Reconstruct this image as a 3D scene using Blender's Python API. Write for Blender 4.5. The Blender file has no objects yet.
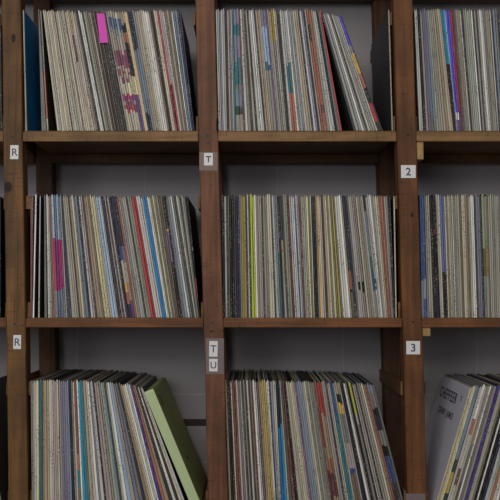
import bpy, bmesh, math, random
from mathutils import Vector, Matrix
R = random.Random(7)
scene = bpy.context.scene
COL = scene.collection

# ------------------------------------------------------------------ camera geometry
F = 859.0            # focal length in pixels of the 500 px frame
D = 2.2              # distance of the lens from the front of the rack
CZ = 1.30
PITCH = math.radians(2.9)
fw = Vector((0, math.cos(PITCH), math.sin(PITCH)))
up = Vector((0, -math.sin(PITCH), math.cos(PITCH)))
CAM = Vector((0, -D, CZ))
def at(u, v, Y=0.0):
    """a point read off the photograph, measured on the upright plane at depth Y"""
    d = fw + up * ((250 - v) / F) + Vector((1, 0, 0)) * ((u - 250) / F)
    return CAM + d * ((Y + D) / d.y)
PX = D / F           # metres per pixel at the rack's front

cam_d = bpy.data.cameras.new('camera'); cam_d.sensor_width = 36; cam_d.lens = 36 * F / 500
cam = bpy.data.objects.new('camera', cam_d); COL.objects.link(cam)
cam.location = CAM; cam.rotation_euler = (math.pi / 2 + PITCH, 0, 0)
scene.camera = cam

# ------------------------------------------------------------------ materials
def lin(c):
    c /= 255.0
    return c / 12.92 if c <= .04045 else ((c + .055) / 1.055) ** 2.4
K = 1.75
def alb(rgb, k=K):
    return tuple(min(.9, lin(c) * k) for c in rgb) + (1,)

class NT:
    def __init__(s, name):
        s.m = bpy.data.materials.new(name); s.m.use_nodes = True
        s.t = s.m.node_tree; s.b = s.t.nodes['Principled BSDF']
    def n(s, kind, **kw):
        nd = s.t.nodes.new(kind)
        for k, v in kw.items(): setattr(nd, k, v)
        return nd
    def put(s, sock, v):
        if hasattr(v, 'is_output'): s.t.links.new(v, sock)
        else: sock.default_value = v
    def math(s, op, a, b=0.0, c=0.0, clamp=False):
        nd = s.n('ShaderNodeMath', operation=op, use_clamp=clamp)
        s.put(nd.inputs[0], a); s.put(nd.inputs[1], b); s.put(nd.inputs[2], c)
        return nd.outputs[0]
    def vec(s, scale, off=None, src=None):
        if src is None: src = s.n('ShaderNodeTexCoord').outputs['Object']
        mp = s.n('ShaderNodeMapping'); s.put(mp.inputs['Vector'], src)
        mp.inputs['Scale'].default_value = scale
        if off is not None: s.put(mp.inputs['Location'], off)
        return mp.outputs[0]
    def noise(s, v, scale=1.0, detail=2.0, rough=.5, dist=0.0):
        nd = s.n('ShaderNodeTexNoise'); s.put(nd.inputs['Vector'], v)
        nd.inputs['Scale'].default_value = scale; nd.inputs['Detail'].default_value = detail
        nd.inputs['Roughness'].default_value = rough; nd.inputs['Distortion'].default_value = dist
        return nd.outputs['Fac']
    def ramp(s, f, a, b):
        nd = s.n('ShaderNodeMapRange'); s.put(nd.inputs[0], f)
        nd.inputs[1].default_value = a; nd.inputs[2].default_value = b
        return nd.outputs[0]
    def mix(s, f, a, b, mode='MIX'):
        nd = s.n('ShaderNodeMix', data_type='RGBA', blend_type=mode)
        s.put(nd.inputs[0], f); s.put(nd.inputs[6], a); s.put(nd.inputs[7], b)
        return nd.outputs[2]

PAL = {  # code: (display colour, words)
 'cr': ((164,157,137), 'cream'), 'gc': ((134,130,116), 'grey-cream'), 'wh': ((188,187,180), 'white'),
 'pw': ((148,151,152), 'pale-grey'), 'gy': ((106,106,104), 'grey'), 'dg': ((50,50,53), 'charcoal'),
 'bk': ((20,20,24), 'black'), 'tn': ((150,127,98), 'tan'), 'st': ((188,160,115), 'straw'),
 'br': ((98,79,66), 'brown'), 'bg': ((98,118,140), 'slate-blue'),
 'nv': ((32,38,66), 'navy'), 'bl': ((20,108,164), 'blue'), 'sb': ((134,165,202), 'sky-blue'),
 'tl': ((32,96,108), 'teal'), 'cy': ((28,128,158), 'cyan'), 'rd': ((160,46,52), 'red'),
 'or': ((165,84,62), 'rust-orange'), 'mg': ((150,36,108), 'magenta'), 'pk': ((148,130,130), 'pinkish-grey'),
 'pp': ((84,60,124), 'purple'), 'vi': ((78,60,186), 'violet'), 'lv': ((112,110,138), 'lavender'),
 'ye': ((158,132,44), 'mustard'), 'yl': ((184,177,128), 'pale-yellow'), 'lg': ((150,160,38), 'lime'),
 'gr': ((128,140,118), 'sage'), 'dn': ((46,60,52), 'dark-green'), 'ol': ((98,95,66), 'olive'),
 'mr': ((98,44,50), 'maroon'), 'db': ((52,42,38), 'dark-brown'), 'bt': ((34,64,128), 'cobalt'),
 'mm': ((124,52,88), 'plum'), 'sv': ((80,90,156), 'periwinkle'), 'iv': ((44,38,118), 'indigo'), 'gb': ((150,162,120), 'pale-green'), 'og': ((104,112,70), 'olive-green'),
 'rb': ((112,52,42), 'rust'), 'yo': ((196,150,62), 'amber'), 'wc': ((150,150,160), 'white'),
}
SP = {}
def mute(rgb, f=.34):
    L = .3 * rgb[0] + .59 * rgb[1] + .11 * rgb[2]
    return tuple(c + (L - c) * f for c in rgb)
def spine_mat(code):
    if code in SP: return SP[code]
    rgb = mute(PAL[code][0], .12 if code in ('vi','rd','cy','lg','bl','mg','tl','yo') else .30); L = sum(rgb) / 3
    s = NT('spine_' + PAL[code][1].replace('-', '_'))
    oi = s.n('ShaderNodeObjectInfo').outputs['Random']
    cx = s.n('ShaderNodeCombineXYZ')
    s.put(cx.inputs[0], s.math('MULTIPLY', oi, 37.0)); s.put(cx.inputs[2], s.math('MULTIPLY', oi, 91.0))
    off = cx.outputs[0]
    base = alb(rgb)
    # printed title: runs of tiny marks along the spine
    marks = s.noise(s.vec((260, 10, 210), off), 1, 1, .6)
    runs = s.noise(s.vec((60, 1, 9), off), 1, 1, .5)
    t = s.math('MULTIPLY', s.ramp(marks, .54, .62), s.ramp(runs, .50, .58))
    ink = alb((52,50,54)) if L > 85 else alb((150,148,140))
    c = s.mix(s.math('MULTIPLY', t, .62 if L > 85 else .38), base, ink)
    # rubbed, yellowed paper
    wear = s.noise(s.vec((420, 20, 26), off), 1, 3, .65)
    c = s.mix(s.math('MULTIPLY', s.ramp(wear, .50, .80), .45), c, alb((150,142,122)) if L > 60 else alb((92,88,84)))
    dirt = s.noise(s.vec((300, 20, 12), off), 1, 2, .6)
    c = s.mix(s.math('MULTIPLY', s.ramp(dirt, .46, .78), .5), c, alb((62,56,50)))
    hv = s.n('ShaderNodeHueSaturation'); s.put(hv.inputs['Color'], c)
    s.put(hv.inputs['Value'], s.math('MULTIPLY_ADD', oi, .52, .74))
    s.put(s.b.inputs['Base Color'], hv.outputs[0]); s.b.inputs['Roughness'].default_value = .55
    s.b.inputs['Specular IOR Level'].default_value = .3
    SP[code] = s.m
    return s.m
CV = {}
def cover_mat(code, k=1.0):
    if code in CV: return CV[code]
    rgb = mute(PAL[code][0], 0 if code == 'bl' else .3)
    s = NT('cover_' + PAL[code][1].replace('-', '_'))
    a = alb(rgb, K * k)
    nz = s.noise(s.vec((18, 9, 9)), 1, 4, .6)
    c = s.mix(s.math('MULTIPLY', s.ramp(nz, .45, .75), .35), a, alb((60, 56, 54)))
    s.put(s.b.inputs['Base Color'], c); s.b.inputs['Roughness'].default_value = .5
    s.b.inputs['Specular IOR Level'].default_value = .3
    CV[code] = s.m
    return s.m

def wood(name, dark, light, axis='z', knots=(), rough=.6, scale=1.0):
    warm = lambda c: (c[0], c[1] * .955, c[2] * .84)
    dark, light = warm(dark), warm(light)
    s = NT(name)
    g = {'z': (55, 55, 2.2), 'x': (2.2, 55, 55), 'y': (55, 2.2, 55)}[axis]
    g2 = {'z': (14, 14, 5), 'x': (5, 14, 14), 'y': (14, 5, 14)}[axis]
    g3 = {'z': (260, 260, 9), 'x': (9, 260, 260), 'y': (260, 9, 260)}[axis]
    n1 = s.noise(s.vec(g), scale, 4, .6, .6)
    n2 = s.noise(s.vec(g2), scale, 4, .6, .3)
    n3 = s.noise(s.vec(g3), scale, 2, .5)
    c = s.mix(s.ramp(n1, .32, .68), alb(dark), alb(light))
    c = s.mix(s.math('MULTIPLY', s.ramp(n2, .42, .72), .55), c, alb(tuple(int(x * .62) for x in dark)))
    c = s.mix(s.math('MULTIPLY', s.ramp(n3, .58, .72), .5), c, alb(tuple(int(x * .5) for x in dark)))
    g4 = {'z': (22, 22, 190), 'x': (190, 22, 22), 'y': (22, 190, 22)}[axis]
    n4 = s.noise(s.vec(g4), scale, 2, .6, .4)
    c = s.mix(s.math('MULTIPLY', s.ramp(n4, .60, .70), .5), c, alb(tuple(int(x * .45) for x in dark)))
    n5 = s.noise(s.vec((6, 6, 6)), 1, 3, .6, .2)
    c = s.mix(s.math('MULTIPLY', s.ramp(n5, .42, .66), .45), c, alb(tuple(int(x * .66) for x in dark)))
    pos = s.n('ShaderNodeNewGeometry').outputs['Position']
    for (p, rx, rz) in knots:
        sx = s.n('ShaderNodeVectorMath', operation='SUBTRACT'); s.put(sx.inputs[0], pos); sx.inputs[1].default_value = p
        sc = s.n('ShaderNodeVectorMath', operation='MULTIPLY'); s.put(sc.inputs[0], sx.outputs[0]); sc.inputs[1].default_value = (1/rx, 0, 1/rz)
        ln = s.n('ShaderNodeVectorMath', operation='LENGTH'); s.put(ln.inputs[0], sc.outputs[0])
        dd = s.math('ADD', ln.outputs['Value'], s.math('MULTIPLY', s.math('SUBTRACT', n2, .5), .5))
        f = s.math('SUBTRACT', 1.0, s.ramp(dd, .75, 1.15))
        c = s.mix(s.math('MULTIPLY', f, .96), c, alb((24, 15, 12)))
    s.put(s.b.inputs['Base Color'], c); s.b.inputs['Roughness'].default_value = rough
    s.b.inputs['Specular IOR Level'].default_value = .3
    bp = s.n('ShaderNodeBump'); bp.inputs['Strength'].default_value = .25; bp.inputs['Distance'].default_value = .002
    s.put(bp.inputs['Height'], n1); s.put(s.b.inputs['Normal'], bp.outputs[0])
    return s.m
def plain(name, rgb, rough=.6, k=K, amt=.15, sc=60):
    s = NT(name)
    nz = s.noise(s.vec((sc, sc, sc)), 1, 3, .6)
    a = alb(rgb, k)
    c = s.mix(s.math('MULTIPLY', s.ramp(nz, .4, .8), amt), a, tuple(x * .45 for x in a[:3]) + (1,))
    s.put(s.b.inputs['Base Color'], c); s.b.inputs['Roughness'].default_value = rough
    s.b.inputs['Specular IOR Level'].default_value = .3
    return s.m

# ------------------------------------------------------------------ mesh helpers
def link(name, bm, mats, parent=None, loc=None, rot=None, recalc=True):
    if recalc: bmesh.ops.recalc_face_normals(bm, faces=bm.faces)
    me = bpy.data.meshes.new(name); bm.to_mesh(me); bm.free()
    for m in (mats if isinstance(mats, (list, tuple)) else [mats]): me.materials.append(m)
    o = bpy.data.objects.new(name, me); COL.objects.link(o)
    if parent is not None: o.parent = parent
    if loc is not None: o.location = loc
    if rot is not None: o.rotation_euler = rot
    return o
def hexa(bm, pts, bev=0.0):
    """8 corners: bottom loop (4) then top loop (4)"""
    v = [bm.verts.new(p) for p in pts]
    fs = [bm.faces.new([v[i] for i in q]) for q in ((0,1,2,3),(7,6,5,4),(0,4,5,1),(1,5,6,2),(2,6,7,3),(3,7,4,0))]
    if bev:
        es = list({e for f in fs for e in f.edges})
        bmesh.ops.bevel(bm, geom=es, offset=bev, segments=2, profile=.6, affect='EDGES')
def box(bm, x0, x1, y0, y1, z0, z1, bev=0.0):
    hexa(bm, [(x0,y0,z0),(x1,y0,z0),(x1,y1,z0),(x0,y1,z0),(x0,y0,z1),(x1,y0,z1),(x1,y1,z1),(x0,y1,z1)], bev)
def struct(name, bm, m):
    o = link(name, bm, m); o['kind'] = 'structure'; return o

# ------------------------------------------------------------------ room
WALL_Y = .392
s = NT('painted_block_wall')
br = s.n('ShaderNodeTexBrick'); 
geo = s.n('ShaderNodeNewGeometry').outputs['Position']
mp = s.n('ShaderNodeMapping'); s.put(mp.inputs[0], geo); mp.inputs['Rotation'].default_value = (-math.pi/2, 0, 0); mp.inputs['Location'].default_value = (.12, 0, .0)
s.put(br.inputs['Vector'], mp.outputs[0])
br.inputs['Scale'].default_value = 1; br.inputs['Brick Width'].default_value = .4; br.inputs['Row Height'].default_value = .2
br.inputs['Mortar Size'].default_value = .004; br.inputs['Mortar Smooth'].default_value = .6
wb = alb((138,134,137))
br.inputs['Color1'].default_value = wb; br.inputs['Color2'].default_value = tuple(x*.9 for x in wb[:3]) + (1,)
br.inputs['Mortar'].default_value = tuple(x*1.1 for x in wb[:3]) + (1,)
nz = s.noise(s.vec((5, 5, 5)), 1, 4, .6)
s.put(s.b.inputs['Base Color'], s.mix(s.math('MULTIPLY', s.ramp(nz, .4, .75), .3), br.outputs['Color'], alb((122,116,117))))
s.b.inputs['Roughness'].default_value = .75
bp = s.n('ShaderNodeBump'); bp.inputs['Strength'].default_value = .3; bp.inputs['Distance'].default_value = .004
s.put(bp.inputs['Height'], br.outputs['Fac']); bp.invert = True; s.put(s.b.inputs['Normal'], bp.outputs[0])
bm = bmesh.new(); box(bm, -3.2, 3.2, WALL_Y, WALL_Y + .12, 0, 2.9); struct('wall_back', bm, s.m)
bm = bmesh.new(); zt = at(250, 419, WALL_Y).z; box(bm, -.60, .52, WALL_Y - .006, WALL_Y + .001, zt - .018, zt, .001); struct('trim_1', bm, plain('dark_batten', (52,44,42), .7))
bm = bmesh.new(); box(bm, -3.2, 3.2, -4.2, WALL_Y + .12, -.1, 0); struct('floor', bm, plain('floor_concrete', (120,112,104), .7, sc=6))

# ------------------------------------------------------------------ the rack
rack = bpy.data.objects.new('shelving_unit', None); COL.objects.link(rack); rack.location = (0, .19, 0)
rack['label'] = 'rough brown timber shelving rack holding all the records against the grey wall'
rack['category'] = 'shelf'
def rk(name, bm, m, parent=None):
    o = link(name, bm, m)
    pr = parent if parent is not None else rack
    o.parent = pr; o.matrix_parent_inverse = Matrix.Translation(-Vector(rack.location)) if parent is None else Matrix.Identity(4)
    return o

SHELF_V = [-54.0, 131.0, 317.8, 507.0]
SZ = [at(250, v, .012).z for v in SHELF_V]           # tops of the four boards
def post_line(l0, l5, w):
    a = at(l0, 0); b = at(l5, 500)
    def X(z):                                         # left edge at height z
        return a.x + (b.x - a.x) * (z - a.z) / (b.z - a.z)
    return X, w * PX
POSTS = [post_line(1.5, 8.4, 19.2), post_line(195.0, 208.2, 19.6), post_line(393.0, 407.8, 19.6)]
POSTS = [post_line(-196, -190, 19.2)] + POSTS + [post_line(592, 606, 19.5)]
ZT = 2.35
knots1 = [(at(7.8, 187), .0125, .0155), (at(13.5, 38), .006, .012)]
wmat = [wood('timber_plain', (96,70,50), (128,98,70)),
        wood('timber_yellow_brown', (76,56,38), (114,84,54), knots=knots1),
        wood('timber_red_brown', (80,55,45), (118,82,66), knots=[(at(217, 125), .003, .02)]),
        wood('timber_orange_brown', (80,52,34), (114,77,50), knots=[(at(412, 215), .004, .006)]),
        wood('timber_plain_right', (96,66,44), (128,92,60))]
back_m = wood('timber_back_post_shaded', (64,44,34), (92,66,48))  # post timber darkened: shade at the back put into the colour
def post_bm(X, w, y0, y1, z0, z1, n=12):
    bm = bmesh.new(); rr = random.Random(int(1000 * abs(w)) + int(1000 * y0))
    loops = []
    for i in range(n + 1):
        z = z0 + (z1 - z0) * i / n
        j = lambda: rr.uniform(-.0006, .0006)
        x = X(z); c = .0022
        pts = [(x + c, y0), (x + w - c, y0), (x + w, y0 + c), (x + w, y1 - c), (x + w - c, y1), (x + c, y1), (x, y1 - c), (x, y0 + c)]
        dx = j()
        loops.append([bm.verts.new((px + dx, py, z)) for px, py in pts])
    for a, b in zip(loops, loops[1:]):
        for k in range(8):
            bm.faces.new((a[k], a[(k+1) % 8], b[(k+1) % 8], b[k]))
    bm.faces.new(loops[0]); bm.faces.new(loops[-1])
    return bm
posts = []
for i, (X, w) in enumerate(POSTS):
    p = rk('post', post_bm(X, w, 0, .05, 0, ZT, 24), wmat[i]); posts.append(p)
    rk('post', post_bm(X, w, .335, .385, 0, ZT, 12), back_m)
screw_m = plain('dark_screw', (26,22,20), .4)
def screw(post, u, v, r=1.2):
    bm = bmesh.new()
    bmesh.ops.create_cone(bm, cap_ends=True, segments=14, radius1=r * PX, radius2=r * PX * .75, depth=.0016)
    bmesh.ops.rotate(bm, verts=bm.verts, matrix=Matrix.Rotation(math.pi/2, 3, 'X'))
    box(bm, -r*PX*.8, r*PX*.8, -.0011, -.0004, -.0003, .0003)
    p = at(u, v, 0)
    bmesh.ops.translate(bm, verts=bm.verts, vec=p + Vector((0, -.0004, 0)))
    rk('screw', bm, screw_m, post)
for i, u, v, r in ((1,12.2,136.8,1.3),(1,14.6,324,1.1),(2,207.3,135.5,1.3),(2,208,143,1.2),(2,212.6,323,1.0),(2,211.2,331.3,1.2),(2,213.4,331,.7),(3,408.2,135,1.3),(3,413,322,1.1),(1,10,18,.7),(3,399,18,.7)):
    screw(posts[i], u, v, r)

edge_m = [wood('shelf_pale_pine', (120,98,74), (150,128,100), 'x'), wood('shelf_pale_timber', (106,82,60), (134,108,80), 'x'), wood('shelf_red_timber', (86,56,38), (116,78,54), 'x'), wood('shelf_timber', (80,60,44), (104,78,58), 'x')]
board_m = wood('shelf_board_timber', (92,66,42), (118,88,58), 'x')
slat_m = wood('side_slat_timber', (84,64,42), (118,92,60), 'y')
SLAT = {(1,1,0,0): .0038, (1,1,0,1): .0038, (2,1,0,0): .0140, (2,1,0,1): .0085, (3,1,0,0): .0085, (3,1,0,1): .0085,
        (1,2,0,0): 0, (1,2,0,1): 0, (2,2,0,0): .0030, (2,2,0,1): 0, (3,2,0,0): .0, (3,2,0,1): .0,
        (1,3,0,0): 0, (2,3,0,0): 0, (2,3,0,1): 0, (3,1,1,0): 0}      # slat thickness by row, bay, side, height
for r, z in enumerate(SZ):
    for b in range(4):
        (XL, wl), (XR, _) = POSTS[b], POSTS[b + 1]
        x0 = XL(z) + wl + .0008; x1 = XR(z) - .0008
        # board running front to back, notched between the posts
        bm = bmesh.new(); box(bm, x0, x1, .0095, .384, z - .011, z, .001); sh = rk('shelf_board', bm, board_m)
        bm = bmesh.new(); box(bm, x0, x1, .003, .0093, z - (.0285 if r < 2 else .0242), z - (.0038 if r < 2 else .0022), .0015)
        f = link('front_rail', bm, edge_m[r]); f.parent = sh; 
        bm = bmesh.new(); box(bm, x0, x1, .315, .3345, z - .036, z - .0112, .0015)
        f = link('rear_rail', bm, edge_m[3]); f.parent = sh
        # the guard slats nailed to the inner faces of the posts
        for side in (0, 1):
            for (h0, h1) in ((.281, .316), (.0005, .040)):
                zc = z + (h0 + h1) / 2
                t = SLAT.get((r, b, side, int(h0 < .1)), .0055)
                if t == 0: continue
                if side == 0: xa = XL(zc) + wl + .0012; xb = xa + t
                else: xb = XR(zc) - .0012; xa = xb - t
                if z + h1 > ZT: continue
                bm = bmesh.new(); box(bm, xa, xb, .018, .384, z + h0, z + h1, .001)
                rk('side_slat', bm, slat_m)
        if b == 3 and r in (1, 2):     # support cleats whose pale ends show under the boards
            x = XL(z) + wl + .0012
            if r == 1: bm = bmesh.new(); box(bm, x, x + .0190, .010, .31, z - .0745, z - .0268, .0015)
            else:      bm = bmesh.new(); box(bm, x, x + .022, .010, .31, z - .047, z - .0242, .0015)
            rk('support_cleat', bm, wood('cleat_pale_pine' if r == 1 else 'cleat_timber', (138,118,84), (168,146,108), 'y'))

# stickers on the posts
paper_m = plain('label_paper', (228,228,242), .5, 1.42, .06)
tape_m = [plain('clear_tape_old', (98,80,72), .35, K, .35, 300), plain('mottled_tape', (108,96,98), .4, K, .8, 420)]
ink_m = plain('label_ink', (64,66,84), .6)
def text_bm(body, size, bold=0.0, extr=.0002):
    cu = bpy.data.curves.new('letter', 'FONT'); cu.body = body; cu.size = size; cu.extrude = extr; cu.offset = bold
    cu.space_character = 1.12 if len(body) > 1 else 1; cu.align_x = 'CENTER'; cu.align_y = 'CENTER'
    o = bpy.data.objects.new('tmp', cu); COL.objects.link(o)
    bpy.context.view_layer.update()
    me = bpy.data.meshes.new_from_object(o.evaluated_get(bpy.context.evaluated_depsgraph_get()))
    bpy.data.objects.remove(o); bpy.data.curves.remove(cu)
    bm = bmesh.new(); bm.from_mesh(me); bpy.data.meshes.remove(me)
    xs = [v.co.x for v in bm.verts]; ys = [v.co.y for v in bm.verts]
    bmesh.ops.translate(bm, verts=bm.verts, vec=(-(min(xs)+max(xs))/2, -(min(ys)+max(ys))/2, 0))
    return bm
def sticker(u0, u1, v0, v1, letter, size, lab, bold=.0003, tilt=0.0, lu=0, Y=-.0008):
    a, b = at(u0, v1, 0), at(u1, v0, 0)
    cx, cz = (a.x + b.x) / 2, (a.z + b.z) / 2; hw, hh = (b.x - a.x) / 2, (b.z - a.z) / 2
    bm = bmesh.new(); box(bm, cx - hw, cx + hw, Y, Y + .0006, cz - hh, cz + hh)
    bmesh.ops.rotate(bm, verts=bm.verts, cent=(cx, Y, cz), matrix=Matrix.Rotation(tilt, 3, 'Y'))
    st = rk('index_sticker', bm, paper_m); st['label'] = lab
    bm = text_bm(letter, size, bold)
    bmesh.ops.rotate(bm, verts=bm.verts, matrix=Matrix.Rotation(math.pi/2, 3, 'X'))
    bmesh.ops.rotate(bm, verts=bm.verts, matrix=Matrix.Rotation(tilt, 3, 'Y'))
    bmesh.ops.translate(bm, verts=bm.verts, vec=(cx + lu * PX, Y - .0003, cz))
    o = link('letter', bm, ink_m, recalc=False); o.parent = st
def tape(u0, u1, v0, v1, m, lab):
    a, b = at(u0, v1, 0), at(u1, v0, 0)
    bm = bmesh.new(); box(bm, a.x, b.x, -.0006, -.0001, a.z, b.z)
    o = rk('tape_patch', bm, m); o['label'] = lab
tape(199.3, 217.6, 152.2, 170.6, tape_m[0], 'dull clear tape under the letter T')
tape(206, 224, 338.3, 374, tape_m[1], 'mottled grey tape under the letters T and U')
tape(405.8, 425.3, 493.5, 512, tape_m[1], 'mottled tape low on the right post')
sticker(10.2, 18.6, 145.2, 159.2, 'R', .027, 'white sticker with letter R', .0002, lu=.6)
sticker(13.3, 21.2, 335, 349, 'R', .027, 'white sticker with letter R', .0002, lu=.4)
sticker(204, 212.9, 153, 165.4, 'T', .022, 'white sticker with letter T', .0005)
sticker(209.2, 217.6, 341, 356.6, 'T', .026, 'white sticker with letter T', .0002, tilt=.02)
sticker(209.2, 217.6, 358.8, 371.3, 'U', .024, 'white sticker with letter U', .0002)
sticker(401, 415.6, 165.2, 178, '2', .028, 'white sticker with number 2', .0005)
sticker(406.3, 420, 341, 354.3, '3', .028, 'white sticker with number 3', .0005)

# ------------------------------------------------------------------ record sleeves
# patterned spines: (share of the height counted from the top, colour) ; the words used in labels
PAT = {
 'mural':  ([(.06,'gc'),(.15,'bt'),(.20,'bg'),(.33,'gc'),(.46,'mm'),(.50,'pk'),(.53,'mm'),(.58,'pk'),(.68,'cr'),(.74,'mg'),(.77,'pk'),(.83,'mm'),(1,'cr')], 'blue-and-magenta patched'),
 'mural2': ([(.06,'cr'),(.15,'bg'),(.22,'gc'),(.35,'pk'),(.46,'mm'),(.56,'tn'),(.60,'mm'),(.70,'yl'),(.78,'mm'),(.84,'rd'),(1,'cr')], 'blue-and-magenta patched'),
 'under':  ([(.28,'br'),(1,'dg')], 'dark tab-topped'),
 'dkor':   ([(.10,'tn'),(.18,'bk'),(.27,'or'),(.55,'bk'),(.70,'yl'),(1,'pp')], 'black-and-purple patched'),
 'nvbg':   ([(.33,'nv'),(.86,'bg'),(1,'nv')], 'navy-ended blue'),
 'tanmag': ([(.17,'tn'),(.62,'pk'),(1,'tn')], 'tan-and-pink'),
 'magtop': ([(.20,'tn'),(.42,'mr'),(.8,'pk'),(1,'cr')], 'tan-and-maroon'),
 'rdlow':  ([(.62,'pk'),(1,'rd')], 'red-footed'),
 'bklow':  ([(.62,'pk'),(1,'bk')], 'black-footed'),
 'orlow':  ([(.45,'cr'),(.72,'or'),(1,'tn')], 'orange-stained cream'),
 'teal':   ([(.13,'lv'),(.22,'tl'),(.42,'lv'),(.62,'tl'),(.68,'gy'),(.80,'bg'),(.86,'dn'),(1,'gc')], 'teal-patched lavender'),
 'peri':   ([(.14,'lv'),(.44,'sb'),(.50,'tl'),(1,'gc')], 'sky-topped'),
 'yeltop': ([(.27,'ye'),(1,'gc')], 'mustard-topped'),
 'yeltop2':([(.27,'yl'),(1,'pw')], 'yellow-topped'),
 'blor':   ([(.45,'pw'),(.70,'tl'),(1,'or')], 'teal-and-orange'),
 'orbk':   ([(.13,'or'),(.26,'bk'),(1,'or')], 'black-blotched'),
 'orfull': ([(.78,'or'),(.84,'mr'),(1,'or')], 'rust-orange'),
 'rain':   ([(.28,'vi'),(.35,'bg'),(.50,'yo'),(.64,'or'),(.76,'bk'),(.93,'rd'),(1,'dg')], 'violet-to-orange striped'),
 'cyanbk': ([(.45,'cy'),(.85,'bk'),(1,'db')], 'cyan-topped black'),
 'viwh':   ([(.85,'vi'),(.91,'wh'),(1,'pp')], 'white-flecked violet'),
 'viwh2':  ([(.78,'vi'),(.90,'bt'),(1,'pp')], 'deep violet'),
 'rdpp':   ([(.34,'rd'),(.84,'rd'),(1,'pp')], 'red-over-purple'),
 'tllow':  ([(.45,'lv'),(.9,'bg'),(1,'gy')], 'lavender-and-slate'),
 'magp':   ([(.37,'bg'),(.77,'mg'),(1,'bg')], 'magenta-banded slate'),
 'magp2':  ([(.37,'sb'),(.77,'mg'),(1,'bg')], 'magenta-banded sky-blue'),
 'sunset': ([(.40,'nv'),(.52,'bt'),(.72,'cr'),(.78,'yo'),(.88,'or'),(1,'nv')], 'navy-and-orange sunset'),
 'sunset2':([(.42,'nv'),(.54,'lv'),(.70,'cr'),(.86,'tn'),(1,'pp')], 'navy-and-cream sunset'),
 'bkgold': ([(.26,'bk'),(.30,'yo'),(.55,'pp'),(1,'bk')], 'gold-flecked black'),
 'bkrd':   ([(.42,'bk'),(.45,'gy'),(.68,'bk'),(.84,'rd'),(1,'dg')], 'red-footed black'),
 'lowblk': ([(.74,'dg'),(.78,'gc'),(1,'bk')], 'charcoal'),
 'limebk': ([(.66,'lg'),(.9,'lg'),(1,'lg')], 'lime'),
 'tlpe':   ([(.38,'dg'),(.70,'tn'),(1,'pk')], 'charcoal-and-tan'),
 'lvlow':  ([(.35,'bg'),(.48,'lv'),(1,'tl')], 'slate-and-teal'),
 'nvtl':   ([(.14,'nv'),(.5,'bg'),(.8,'tl'),(1,'gc')], 'navy-topped slate'),
 'bkrect': ([(.62,'dg'),(.76,'or'),(.80,'bk'),(1,'ol')], 'orange-patched charcoal'),
 'pkbk':   ([(.72,'pk'),(.78,'bk'),(1,'pk')], 'black-flecked pinkish'),
 'ivdot':  ([(.68,'gc'),(.72,'iv'),(.74,'gc'),(.77,'iv'),(1,'pw')], 'indigo-dotted'),
 'cob':    ([(.70,'bt'),(1,'lv')], 'cobalt-over-lavender'),
 'cob2':   ([(.69,'bt'),(.85,'bg'),(1,'bt')], 'bright cobalt'),
 'vib':    ([(.59,'sv'),(.64,'sv'),(1,'bk')], 'violet-topped black'),
 'oliveb': ([(.44,'gr'),(.68,'ye'),(1,'pw')], 'sage-and-mustard'),
 'oliveb2':([(.46,'gb'),(.66,'ol'),(1,'gr')], 'pale-green-and-olive'),
 'rustlow':([(.58,'rb'),(.72,'or'),(.86,'tl'),(1,'br')], 'rust-and-teal'),
 'blulow': ([(.36,'nv'),(1,'bl')], 'navy-over-blue'),
 'blulow2':([(.28,'pw'),(.6,'dg'),(1,'nv')], 'grey-over-navy'),
 'redtan': ([(.26,'rd'),(.62,'tn'),(.72,'or'),(.92,'mr'),(1,'tn')], 'red-and-tan'),
 'redtan2':([(.24,'or'),(.52,'rd'),(.7,'tn'),(1,'mr')], 'orange-and-red'),
 'tanblk': ([(.10,'tn'),(.18,'bk'),(.25,'yo'),(.5,'gy'),(.68,'pk'),(.74,'bt'),(1,'br')], 'multicoloured mottled'),
 'blte':   ([(.35,'bt'),(1,'tl')], 'blue-over-teal'),
 'limew':  ([(.26,'lg'),(.34,'pw'),(1,'gy')], 'lime-topped grey'),
 'bkdots': ([(.08,'bg'),(.2,'gy'),(.26,'bk'),(.38,'nv'),(.5,'gy'),(.6,'bk'),(.8,'bt'),(1,'dg')], 'dotted black and blue'),
 'bldk':   ([(.62,'bg'),(.72,'dn'),(.9,'ye'),(1,'dn')], 'blue-over-mustard'),
 'crbr':   ([(.30,'wh'),(.42,'or'),(.70,'cr'),(.84,'mr'),(1,'cr')], 'red-blotched cream'),
 'orbl':   ([(.25,'pk'),(.5,'tn'),(.8,'gy'),(1,'br')], 'tan-and-grey'),
 'wcov':   ([(1,'cr')], 'white'),
 'bksp':   ([(.3,'bk'),(.34,'mr'),(.66,'bk'),(.7,'mr'),(1,'nv')], 'red-specked black'),
}
WORDS = lambda c: PAT[c][1] if c in PAT else PAL[c][1]
def SEG(c): return PAT[c][0] if c in PAT else [(1, c)]

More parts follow.
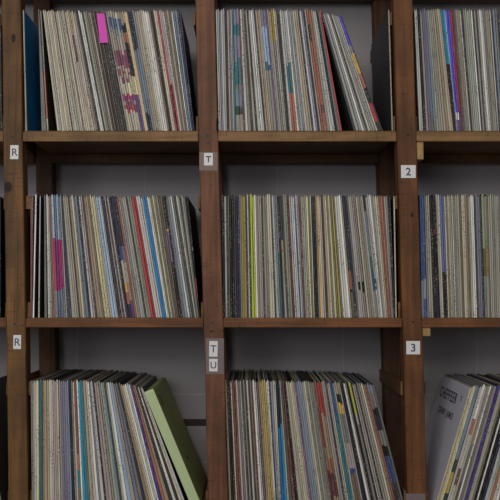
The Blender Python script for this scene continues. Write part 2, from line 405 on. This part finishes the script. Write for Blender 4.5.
# every bay: key, words, shelf row, pixel row of the tops, then (top x -> foot x) anchors and the spines from left to right
BAYS = [
 ('top left bay', 1, 10.0, [(22.6,25.4),(24.1,27.2),(38.2,41.6),(39.4,46.6),(41.4,48.6),(42.6,57.4),(50,67.5),(78,101),(123,145),(157,176),(173,189.5),(180.8,194.8)],
  '22.6 gc/bl,24.1 -,38.2 gy/bk,39.4 -,39.8 tlp/db,41.4 -,42.6 cr,44.4 gc,46 cr,47.6 cr,49.4 cr,51 tn,52.6 cr,53.8 dg,54.6 cr,56.4 cr,58.2 cr,60.2 gc,61.8 cr,63.2 br,64.4 cr,66 cr,67.6 magtop,69.4 tanmag,71 cr,72.6 gc,74.4 br,76 nv,77.2 wh,79.6 wh,80.8 dg,82.4 gr,84.6 gc,86.6 br,88.4 gc,90.2 dg,92 br,94 db,96 br,97.4 dg,100 under,102.4 under,104.2 bk,105 gc,106.6 mural,109 mural2,111.4 mural,113.8 mural2,116.4 mural,118.8 dkor,121.2 dkor,123 st,126.6 nvbg,129.2 nvbg,131.6 bg,133.8 tn,136 cr,138 gc,140 cr,142 wh,144 wh,146 wh,148.2 br,150 bk,151.4 db,153 cr,155 cr,156.6 rd,158.4 bklow,160 rdlow,161.6 wh,163.8 br,166 gc,168.4 br,170.6 wh,172.2 bg,174.6 bg,176.8 nv,179 nv/nv,180.8'),
 ('top middle bay', 1, 10.0, [(215.6,218.6),(231.5,234),(240.5,246.5),(250,261),(265,276.5),(280,290.5),(301,316.5),(308,324),(320.4,342)],
  '215.6 pw,217.2 gc,219 lv,220.6 pw,222.6 gc,224.4 nv,225.6 dg,226.8 pk,228.6 br,230.4 pw,231.6 tl,233 teal,236 teal,238.6 mr,239.8 wh,241.6 gc,243.6 dg,245 gc,246.8 db,248 wh,250 wh,251.8 pw,253.4 nv,254.8 tn,257 tanmag,259 cr,260 peri,262.8 peri,265.2 pp,267 gc,268.2 yeltop,270.6 yeltop,272.6 yeltop2,274.6 gc,276 dg,278 dg,279.4 wh,281.4 blor,283.4 blor,285.6 wh,287 gy,288.6 pw,290.4 bg,291.8 cr,294 tn,296 gc,297.6 nv,299 wh,300.8 lv,302.4 nv,304 gc,305.8 orbk,308 orfull,310.4 gc,312.2 wh,314 pw,315.6 nv,317.2 gy,319.2 rd,320.6'),
 ('top middle bay', 1, 15.0, [(321.4,353.5),(341.4,383)],
  '321.4 dg,323 pw,325.2 pw,327.2 wh,328.8 gy,330.2 dg,331.4 wh,333 gc,334.8 pw,336.6 cr,338 rain,340.6 dg/bk,341.4'),
 ('top middle bay', 1, 9.6, [(387.9,391.6),(389.3,393)], '387.9 gc/dg,389.3'),
 ('top right bay', 1, 8.5, [(414.2,419.4),(441,455),(449.5,460.5),(463,473),(491,499.5),(515,522)],
  '414.2 pw,415.8 pw,417.2 bk,419.4 pk,421.4 lv,423.2 tllow,425.4 tllow,427.4 gr,429 gc,430.8 cr,432.6 cr,434.6 tn,436.6 cr,438.4 tn,440 cyanbk,442.4 cyanbk,444.2 sb,445.2 viwh,447.2 viwh,449.2 rdpp,451.6 mr,452.8 br,454.8 gc,457 gc,459 cr,460.8 nv,462.4 gc,464.4 gr,466.4 pw,468.4 gr,470.2 wh,471.8 dg,473.2 pw,475.2 dg,477 gc,478.8 wh,480.8 pw,482.6 gy,484.6 gc,486.8 gc,489 cr,490.4 nv,492.4 bg,494.6 gy,496.6 nv,498.8 gc,501 cr,503.4 br,506'),
 ('middle left bay', 2, 196.0, [(30.2,29.9),(33.4,31.9),(34.9,32.3),(36.8,34.2),(39.4,37.6),(41,39.8),(46.6,49),(51,55.5),(61,67.5),(63.4,74.4),(75,87),(97,114.5),(133,153.5),(144,164.5),(164,181),(176,195.5),(188.4,200.2)],
  '30.2 mr,33.4 -,34.9 wh/dn,36.7 -,39.6 pw/db,41 -,43.6 gy,45.4 -,45.9 wh,47.6 gc,49 br,50.2 or,51 magp2,53.4 magp,55.6 magp2,57.8 magp,59.6 gc,61 nv,62.6 cr,64.2 gc,66 gc,67.8 dg,69 tn,71 cr,73 gy,74.4 bg,76.6 nv,78.4 wh,80.2 pk,81.8 dg,83.4 tn,85.4 tn,87.4 br,89.2 yl,91.4 yl,93.6 gc,95.4 sb,97.6 sb,99.4 gc,100.8 dg,102.2 nv,103.6 pk,105 dg,106.4 pk,108 nv,109.6 bk,110.8 sunset,113.4 sunset2,116 or,117.9 pk,119.4 gc,121.4 pw,123.6 gc,125.4 dg,126.6 gr,128.8 gc,131 rd,133.6 rd,135.6 wh,137.6 wh,139.8 pw,142 bl,144.2 bl,146.4 wh,148 cr,149.6 ol,151.8 cr,153.6 ol,155.4 gc,157.6 br,159.8 br,161.6 bkgold,164.2 bk,165.4 gy,167.6 bg,169.8 wh,171.6 gy,173.6 dn,175.6 cr,177.4 gy,179.2 dg,181 gc,182.8 gy,184.4 bk,186 bkrd/bk,187.8'),
 ('central bay', 2, 196.0, [(221.4,223),(227,228.6),(243,245),(252,254.5),(262,265),(275,281),(294,300.5),(314,317.5),(337,347),(344,355),(364,378),(383,391.5),(390,395)],
  '221.4 bk,223 bk,224 pw,226 dg,227.6 ol,229 bk,231.2 bk,233.4 dg,235 nv,237.2 nv,239.2 gy,240.6 ye,242.8 ye,245.2 db,246.6 pw,248.2 dg,249.6 lg,252 lg,253.8 wh,255.6 pk,257.6 pk,259.6 gc,261 dg,262.4 gc,264.4 gc,266.4 cr,268.6 cr,270.2 dg,271.4 pw,273.4 gy,275 lvlow,277 bk,278.8 tlpe,281 dn,282.6 gc,284.6 gr,286.6 mr,288.6 pk,290.4 wh,292.4 wh,293.6 bt,295 pw,296.6 gy,298.4 mr,300.2 gc,302 gr,304 gc,305.8 yl,307.6 ol,309.6 cr,310.8 bk,313.4 bk,315 gy,316.6 yo,317.8 cr,319.4 pk,321 db,322.6 tn,324.4 cr,326 ol,327.6 yl,329.4 ol,331 ye,332.8 ol,334.2 wh,336 wh,338.2 wh,340.2 gc,341.8 bkrect,344.4 nv,346 gy,347.8 pw,349.6 pkbk,351.4 gc,353 pkbk,355 cr,357 gc,359 tn,360.8 pw,362.6 nvtl,364.8 ivdot,366.8 pw,368.8 wh,370.6 gy,372.4 gc,374.4 cr,376.4 tn,378.4 rb,380.2 or,382 mr,383.4 gc,385.2 gy,387.2 bk,389.2 dg/bk,390.2'),
 ('central bay', 2, 194.4, [(393.4,395.6),(394.8,396.9)], '393.4 cr/db,394.8'),
 ('middle right bay', 2, 194.0, [(419.4,421.4),(432,437.5),(442,446.5),(471,474.8),(483,487),(515,517)],
  '419.4 cob,421.6 cob2,424 gy,425.6 cr,427.6 gc,429.2 bk,431.6 bksp,434 bk,435.4 gc,437.4 cr,439.2 vib,441.6 vib,443.6 cr,445.2 ol,446.8 cr,448.8 gc,450.8 cr,452.6 gy,454.4 gr,456.8 gc,458.8 br,460.8 cr,462.6 cr,464.4 tn,466.4 br,468 gr,469.8 wh,471.8 wh,473.4 dg,475.2 lv,477.4 lv,479.4 dg,481 oliveb2,483.6 oliveb,486 ol,487.6 pk,489.6 gc,491.6 gr,493.6 gc,495.6 gc,497.6 gy,499.4 cr,501.6 gc,504'),
 ('bottom left bay', 3, 383.5, [(30.4,31.8),(41,41.4),(66,69.8),(70,74.2),(80,86),(92,104.5),(109,128),(120,150.5),(131,162.0),(142.2,190.2)],
  '30.4 gy,32 gc,33.6 wh,35.8 yl,38.4 ol,39.4 tl,42.2 tn,44.2 tn,46.4 tn,48.6 wh,50.8 cr,52.4 pk,54.4 pk,56.4 cr,58.2 gc,60.2 lv,62.2 lv,64.4 lv,66.6 bg,68.4 nv,70.6 gc,72.4 cr,73.8 rustlow,76.2 wh,77.8 cy,80 cy,81.8 ol,82.8 cr,85 cr,87 wh,88.8 lv,90.4 wh,92.6 bk,93.8 pk,96 pk,98.2 gc,100.2 gr,102.2 bg,104 dn,105.4 gr,107 wh,109.2 sb,111.2 gc,113.2 lv,115.2 gy,117 nv,118.4 tn,120 st,122 cr,124 wh,126 pw,127.8 wh,129.4 iv,131.8 or,133 tn,134.6 dg,136 wh,137.4 db,138.6 cr,139.6 wh,140.8'),
 ('bottom middle bay', 3, 380.8, [(224.6,229),(233,239.5),(264,273),(276,281.5),(288,304),(296,313),(318,337),(330,351),(343,369.5),(365,396.5),(373.6,405.6)],
  '224.6 tn,226.6 bk,228.6 bk,230.2 cr,231.4 rb,233.8 rb,235.4 pk,237.4 gy,239.4 gc,241 dg,242.6 gy,244.4 dg,246 cr,247.8 dg,249.2 br,251 mr,252.2 wh,254.2 pw,256 br,258 tn,260 tn,261.4 ye,263.4 ye,265.4 cr,267 wh,268.4 dg,270 lv,272.2 pw,274.2 yl,275.4 blulow,277.8 blulow,279.2 gr,280.4 br,282.2 mr,283.8 bk,285.4 cr,287.4 cr,289.4 yl,290.6 cr,292.6 pk,294 pp,295.6 gy,297.6 bg,299.6 bg,301.4 gc,303.2 cr,305 gr,307 gc,309 gc,311 gy,312.6 br,314 redtan2,316 redtan,318.6 redtan,320.8 gc,322.6 pk,324.6 nv,326 gc,327.6 cr,329 blte,331.2 tl,332.4 gc,333.8 tanblk,336 tanblk,338 gc,339.2 nv,341.2 bk,342.4 wh,344.4 gy,345.6 bk,347.6 limew,349.8 bk,351.2 pk,352.6 gc,354.6 nv,355.6 gc,357.6 gc,359.6 cr,361.6 tn,363.6 or,365.4 bkdots,368 bkdots,370.8 gy/dg,373'),
 ('bottom right bay', 3, 386.5, [(472.2,434),(476,438.5),(500,463),(545,508)],
  '474.2 ye,475.4 cr,477 yl,478.6 bldk,482.6 pw,485.2 crbr,488 cr,490 orbl,492.6 wh,494.4 gy,497 pk,499.6 iv,503.2 cr,507 ol,509 bk,511.6 wh,513.4 bk,516.6 nv,519.6 pw,522.6 gr,525.4 or,528 cr,531 wh,534 gy,537 or,540 cr,543'),
]
PAT['tlp'] = ([(.5,'gy'),(.9,'or'),(1,'cr')], 'grey-and-orange')
DARKCOV = ['dg','db','br','nv','gy','bk','dn','ol','dg','db','gc','bk','br','gy','cr','bg','gc','tn','gy','cr']

def sleeve_bm(bm, segs, hb, ht, H, spine_i, cov_i, M=None, dep=.314, top_pinch=.5):
    """one cardboard sleeve: hb, ht half widths at foot and top; spine towards -y"""
    zs = {0.0, H - .006, H}
    for f, _c in segs: zs.add(H * (1 - f) if f < 1 else 0.0)
    for k in (1, 2, 3): zs.add(H * k / 4)
    zs = sorted(zs)
    def colour(zm):
        f = 1 - zm / H
        for e, c in segs:
            if f <= e + 1e-6: return c
        return segs[-1][1]
    loops = []
    for z in zs:
        w = hb + (ht - hb) * z / H
        if z > H - 1e-6: w *= top_pinch
        c = min(.0007, w * .3)
        yb = .0016 if z > H - 1e-6 else 0
        pts = [(-w + c, yb), (w - c, yb), (w, .0012), (w, dep), (-w, dep), (-w, .0012)]
        loops.append([bm.verts.new((M @ Vector((x, y, z))) if M else (x, y, z)) for x, y in pts])
    for i, (a, b) in enumerate(zip(loops, loops[1:])):
        si = spine_i(colour((zs[i] + zs[i+1]) / 2))
        for k in range(6):
            f = bm.faces.new((a[k], a[(k+1) % 6], b[(k+1) % 6], b[k]))
            f.material_index = si if k in (0, 1, 5) else cov_i
    f = bm.faces.new(list(reversed(loops[0]))); f.material_index = cov_i
    f = bm.faces.new(loops[-1]); f.material_index = cov_i

def interp(tab, x):
    if x <= tab[0][0]: return tab[0][1] + (x - tab[0][0])
    for (a, b), (c, d) in zip(tab, tab[1:]):
        if x <= c: return b + (d - b) * (x - a) / (c - a)
    return tab[-1][1] + (x - tab[-1][0])

recs = []           # every sleeve of the photo, before the choice of the 300 that show largest
counts = {}
for bay, row, vtop, tab, spec in BAYS:
    items = spec.split(',')
    xs = [float(it.split()[0]) for it in items]
    cs = [it.split()[1] if ' ' in it else None for it in items]
    z0 = SZ[row] + .0004
    vbot = SHELF_V[row]
    for i in range(len(items) - 1):
        if cs[i] == '-': continue
        code, _, cov = cs[i].partition('/')
        Y = .010 + R.uniform(0, .004)
        a, b = xs[i], xs[i + 1]
        sh = -2.6 if bay == 'bottom right bay' else 0
        ta, tb = at(a + sh, vtop, .012).x, at(b + sh, vtop, .012).x
        fa, fb = at(interp(tab, a), vbot, .012).x, at(interp(tab, b), vbot, .012).x
        H = ({1: .3215, 2: .3165, 3: .3190}[row]) + R.uniform(-.0032, .0026)
        dx = (fa + fb) / 2 - (ta + tb) / 2
        hz = at(0, vtop, .012).z - SZ[row]
        th = math.atan2(dx, hz)
        wt, wf = (tb - ta) * math.cos(th), (fb - fa) * math.cos(th)
        g = R.choice((.0002, .0003, .0004, .0010)) if min(wt, wf) > .0034 else .0002
        wt = max(.0012, wt - g); wf = max(.0012, wf - g)
        z = z0 + abs(math.sin(th)) * wf / 2
        counts[bay] = counts.get(bay, 0) + 1
        vis = 120
        px_w = (b - a + interp(tab, b) - interp(tab, a)) / 2
        lo, hi = min(a, interp(tab, a)), max(b, interp(tab, b))
        area = px_w * (118 if row < 3 else (500 - vtop))
        if lo > 498: area *= .0
        elif hi > 500: area *= max(.05, (500 - lo) / (hi - lo))
        recs.append(dict(bay=bay, n=counts[bay], code=code, cov=cov or None, x=(fa + fb) / 2, Y=Y, z=z, th=th, hb=wf/2, ht=wt/2, H=H, area=area, w=px_w))
# hand-built neighbours, counted with their bays
for r_ in recs: r_['cover'] = r_['cov'] or R.choice(DARKCOV)
# what the lens never meets is left out
recs = [r_ for r_ in recs if r_['area'] > 8]
order = sorted(recs, key=lambda r_: -r_['area'])
NIND = 294
keep = set(id(r_) for r_ in order[:NIND])
def ordn(n):
    return f"{n}{'th' if 10 <= n % 100 <= 20 else {1:'st',2:'nd',3:'rd'}.get(n % 10, 'th')}"
WN = lambda c: PAL[c][1] if c in PAL else PAL[SEG(c)[0][1]][1]
first = None
for bi, r_ in enumerate(recs):
    if id(r_) not in keep: continue
    prev = recs[bi-1] if bi and recs[bi-1]['bay'] == r_['bay'] else None
    nxt = recs[bi+1] if bi + 1 < len(recs) and recs[bi+1]['bay'] == r_['bay'] else None
    used = []
    def idx(c):
        m = spine_mat(c)
        if m not in used: used.append(m)
        return used.index(m)
    segs = SEG(r_['code'])
    if len(segs) > 1: segs = [(min(.98, e + R.uniform(-.018, .018)), c) if e < 1 else (e, c) for e, c in segs]
    bm = bmesh.new()
    cm = cover_mat(r_['cover']); used.append(cm)
    sleeve_bm(bm, segs, r_['hb'], r_['ht'], r_['H'], idx, 0)
    o = link('record_sleeve', bm, used, loc=(r_['x'], r_['Y'], r_['z']), rot=(0, -r_['th'], 0), recalc=False)
    size = 'thick ' if r_['w'] > 3.4 else ''
    if prev and nxt: nb = f"between {WN(prev['code'])} and {WN(nxt['code'])} ones"
    elif nxt: nb = f"beside a {WN(nxt['code'])} one"
    else: nb = f"beside a {WN(prev['code'])} one" if prev else 'standing alone'
    o['label'] = f"{size}{WORDS(r_['code'])} record {nb}, {ordn(r_['n'])} from left, {r_['bay']}"
    o['category'] = 'record'
    o['group'] = 'records in the ' + r_['bay']
# the thinnest sleeves, past the 300 that show largest
bm = bmesh.new(); used = []
for r_ in recs:
    if id(r_) in keep: continue
    def idx(c):
        m = spine_mat(c) if not c.startswith('!') else cover_mat(c[1:])
        if m not in used: used.append(m)
        return used.index(m)
    M = Matrix.Translation((r_['x'], r_['Y'], r_['z'])) @ Matrix.Rotation(-r_['th'], 4, 'Y')
    sleeve_bm(bm, SEG(r_['code']), r_['hb'], r_['ht'], r_['H'], idx, idx('!' + r_['cover']), M)
o = link('record_sleeves', bm, used, recalc=False)
o['kind'] = 'stuff'; o['label'] = 'thinnest record sleeves squeezed between the wider ones on every shelf'; o['category'] = 'records'
print('RECORDS', len(recs), 'individual', len(keep))

# ------------------------------------------------------------------ the green box set that leans at the end of the bottom left bay
def lean_obj(name, bm, mats, X, Y, Z, th):
    return link(name, bm, mats, loc=(X, Y, Z), rot=(0, -th, 0), recalc=False)
a, b = at(141.6, 389, .012), at(152.2, 386.5, .012)
zf = SZ[3] + .0004
fa = at(191.4, 507, .012).x; fb = at(201.4, 507, .012).x
th = math.atan2((fa + fb) / 2 - (a.x + b.x) / 2, (a.z + b.z) / 2 - SZ[3])
w = (b.x - a.x) * math.cos(th) + .0005
bm = bmesh.new(); sleeve_bm(bm, [(1, 'gb')], w/2, w/2, .314, lambda c: 0, 1, top_pinch=.9)
bx = lean_obj('record_box', bm, [plain('box_spine_green', (158,172,130), .5, K, .12), plain('box_cover_green_shaded', (124,130,84), .55, K, .25, 12)], (fa + fb)/2, .006, zf + math.sin(th) * w / 2, th)  # cover is the spine's green darkened, its shade put into the colour
bx['label'] = 'thick pale green boxed record set leaning right at the end of bottom left bay'; bx['category'] = 'record'; bx['group'] = 'records in the bottom left bay'
mk = plain('dark_print', (40,44,34), .6)
def side_mark(parent, w, y, z, ry, rz, name='printed_mark', rot=0, sgn=1):
    bm = bmesh.new(); n = 14
    v0 = [bm.verts.new((sgn * (w/2 + .0001), y + ry * math.cos(2*math.pi*k/n), z + rz * math.sin(2*math.pi*k/n))) for k in range(n)]
    v1 = [bm.verts.new((sgn * (w/2 + .0005), q.co.y, q.co.z)) for q in v0]
    bm.faces.new(v1)
    for k in range(n): bm.faces.new((v0[k], v0[(k+1)%n], v1[(k+1)%n], v1[k]))
    o = link(name, bm, mk); o.parent = parent; return o
side_mark(bx, w, .052, .275, .006, .018)
side_mark(bx, w, .100, .105, .009, .006)

# ------------------------------------------------------------------ white album with a printed front, leaning left at the start of the bottom right bay
ta = at(469.8, 388.5, .012).x; tb = at(471.2, 388.5, .012).x
fa = at(434.6, 507, .012).x; fb = at(436, 507, .012).x
th2 = math.atan2((fa + fb)/2 - (ta + tb)/2, at(0, 388.5, .012).z - SZ[3])
w2 = (tb - ta) * math.cos(th2)
bm = bmesh.new(); sleeve_bm(bm, [(1, 'cr')], w2/2, w2/2, .315, lambda c: 0, 1)
wa = lean_obj('record_sleeve', bm, [spine_mat('cr'), plain('album_cover_white', (176,176,188), .5, K, .10, 9)], (fa + fb)/2, .009, zf + abs(math.sin(th2)) * w2/2, th2)
wa['label'] = 'white album with dark printed title on its front, leaning left beside right post'; wa['category'] = 'record'; wa['group'] = 'records in the bottom right bay'
ink2 = plain('title_ink', (44,44,54), .6)
def side_text(body, size, bold, y, z, shx=1.0):
    bm = text_bm(body, size, bold, .0001)
    bmesh.ops.scale(bm, verts=bm.verts, vec=(shx, 1, 1))
    M = Matrix(((0,0,-1,-w2/2 - .0003),(-1,0,0,y),(0,1,0,z),(0,0,0,1)))
    bmesh.ops.transform(bm, verts=bm.verts, matrix=M)
    o = link('printed_title', bm, ink2, recalc=False); o.parent = wa
side_text('CHEFFEER', .040, .0008, .190, .272, 1.0)
side_text('DENRY JAMES', .024, .0005, .165, .222, 1.05)
side_text('4', .016, .0004, .052, .283); side_text('-', .03, .0008, .052, .275)

# ------------------------------------------------------------------ pink paper tab stuck over the spines in the top left bay
pts = [(99.9,43.0),(108.2,42.6),(104.3,13.9),(96.6,13.2)]
bm = bmesh.new()
f0 = [bm.verts.new(at(u, v, .0065)) for u, v in pts]; f1 = [bm.verts.new(at(u, v, .0072) + Vector((0,.0004,0))) for u, v in pts]
bm.faces.new(f0); bm.faces.new(f1[::-1])
for k in range(4): bm.faces.new((f0[k], f0[(k+1)%4], f1[(k+1)%4], f1[k]))
tab = link('paper_tab', bm, plain('pink_paper', (228,70,172), .5, 1.5, .05))
tab['label'] = 'bright pink paper tab over the spines in the top left bay'; tab['category'] = 'bookmark'

# ------------------------------------------------------------------ neighbours at the left edge of the frame, black ones added to darken it
def edge_record(u_top, u_bot, row, wpx, spine, cover, lab, Y=.02):
    z = SZ[row] + .0004; ztop = z + .312
    zc = at(0, 0).z
    def Xat(u, zz):     # pixel column -> x on plane Y
        return (u - 250) / F * (D + Y)
    xt, xb = Xat(u_top, ztop), Xat(u_bot, z)
    t = math.atan2(xb - xt, .312); w = wpx * PX
    bm = bmesh.new(); sleeve_bm(bm, [(1, spine)], w/2, w/2, .313, lambda c: 0, 1)
    o = lean_obj('record_sleeve', bm, [spine_mat(spine), cover_mat(cover)], xb, Y, z + abs(math.sin(t)) * w / 2, t)
    o['label'] = lab; o['category'] = 'record'; o['group'] = 'records at the left edge'
edge_record(-6.0, -3.0, 1, 6.5, 'bk', 'bk', 'added black record darkening the left edge, left of the post, top shelf')  # added sleeve, stands in for the dark left of the post
edge_record(-2.4, -.6, 2, 4, 'bk', 'bk', 'added black record darkening the left edge, left of the post, middle shelf')  # likewise added to darken the middle row
edge_record(-21, 5.0, 3, 1.6, 'gy', 'dg', 'grey record leaning at the bottom left corner beside the post')

# ------------------------------------------------------------------ light: a window on the left in front of the rack, dim room light
def area(name, loc, target, sx, sy, power, col):
    ld = bpy.data.lights.new(name, 'AREA'); ld.shape = 'RECTANGLE'; ld.size = sx; ld.size_y = sy; ld.energy = power; ld.color = col
    o = bpy.data.objects.new(name, ld); COL.objects.link(o); o.location = loc
    o.rotation_euler = (Vector(target) - Vector(loc)).to_track_quat('-Z', 'Y').to_euler()
area('ceiling_panel_light', (-.35, -3.0, 2.7), (-.2, 0, 1.0), 2.4, 1.4, 43, (1, .955, .89))
area('window_light', (-1.3, -3.9, 1.85), (-.5, 0, .9), 1.6, 1.2, 26, (.97, .98, 1))
wd = bpy.data.worlds.new('world'); scene.world = wd; wd.use_nodes = True
wd.node_tree.nodes['Background'].inputs[0].default_value = (.93, .95, 1, 1)
wd.node_tree.nodes['Background'].inputs[1].default_value = .09
vs = scene.view_settings
vs.view_transform = 'Standard'; vs.look = 'None'; vs.gamma = 1; vs.use_curve_mapping = False; vs.exposure = -0.17
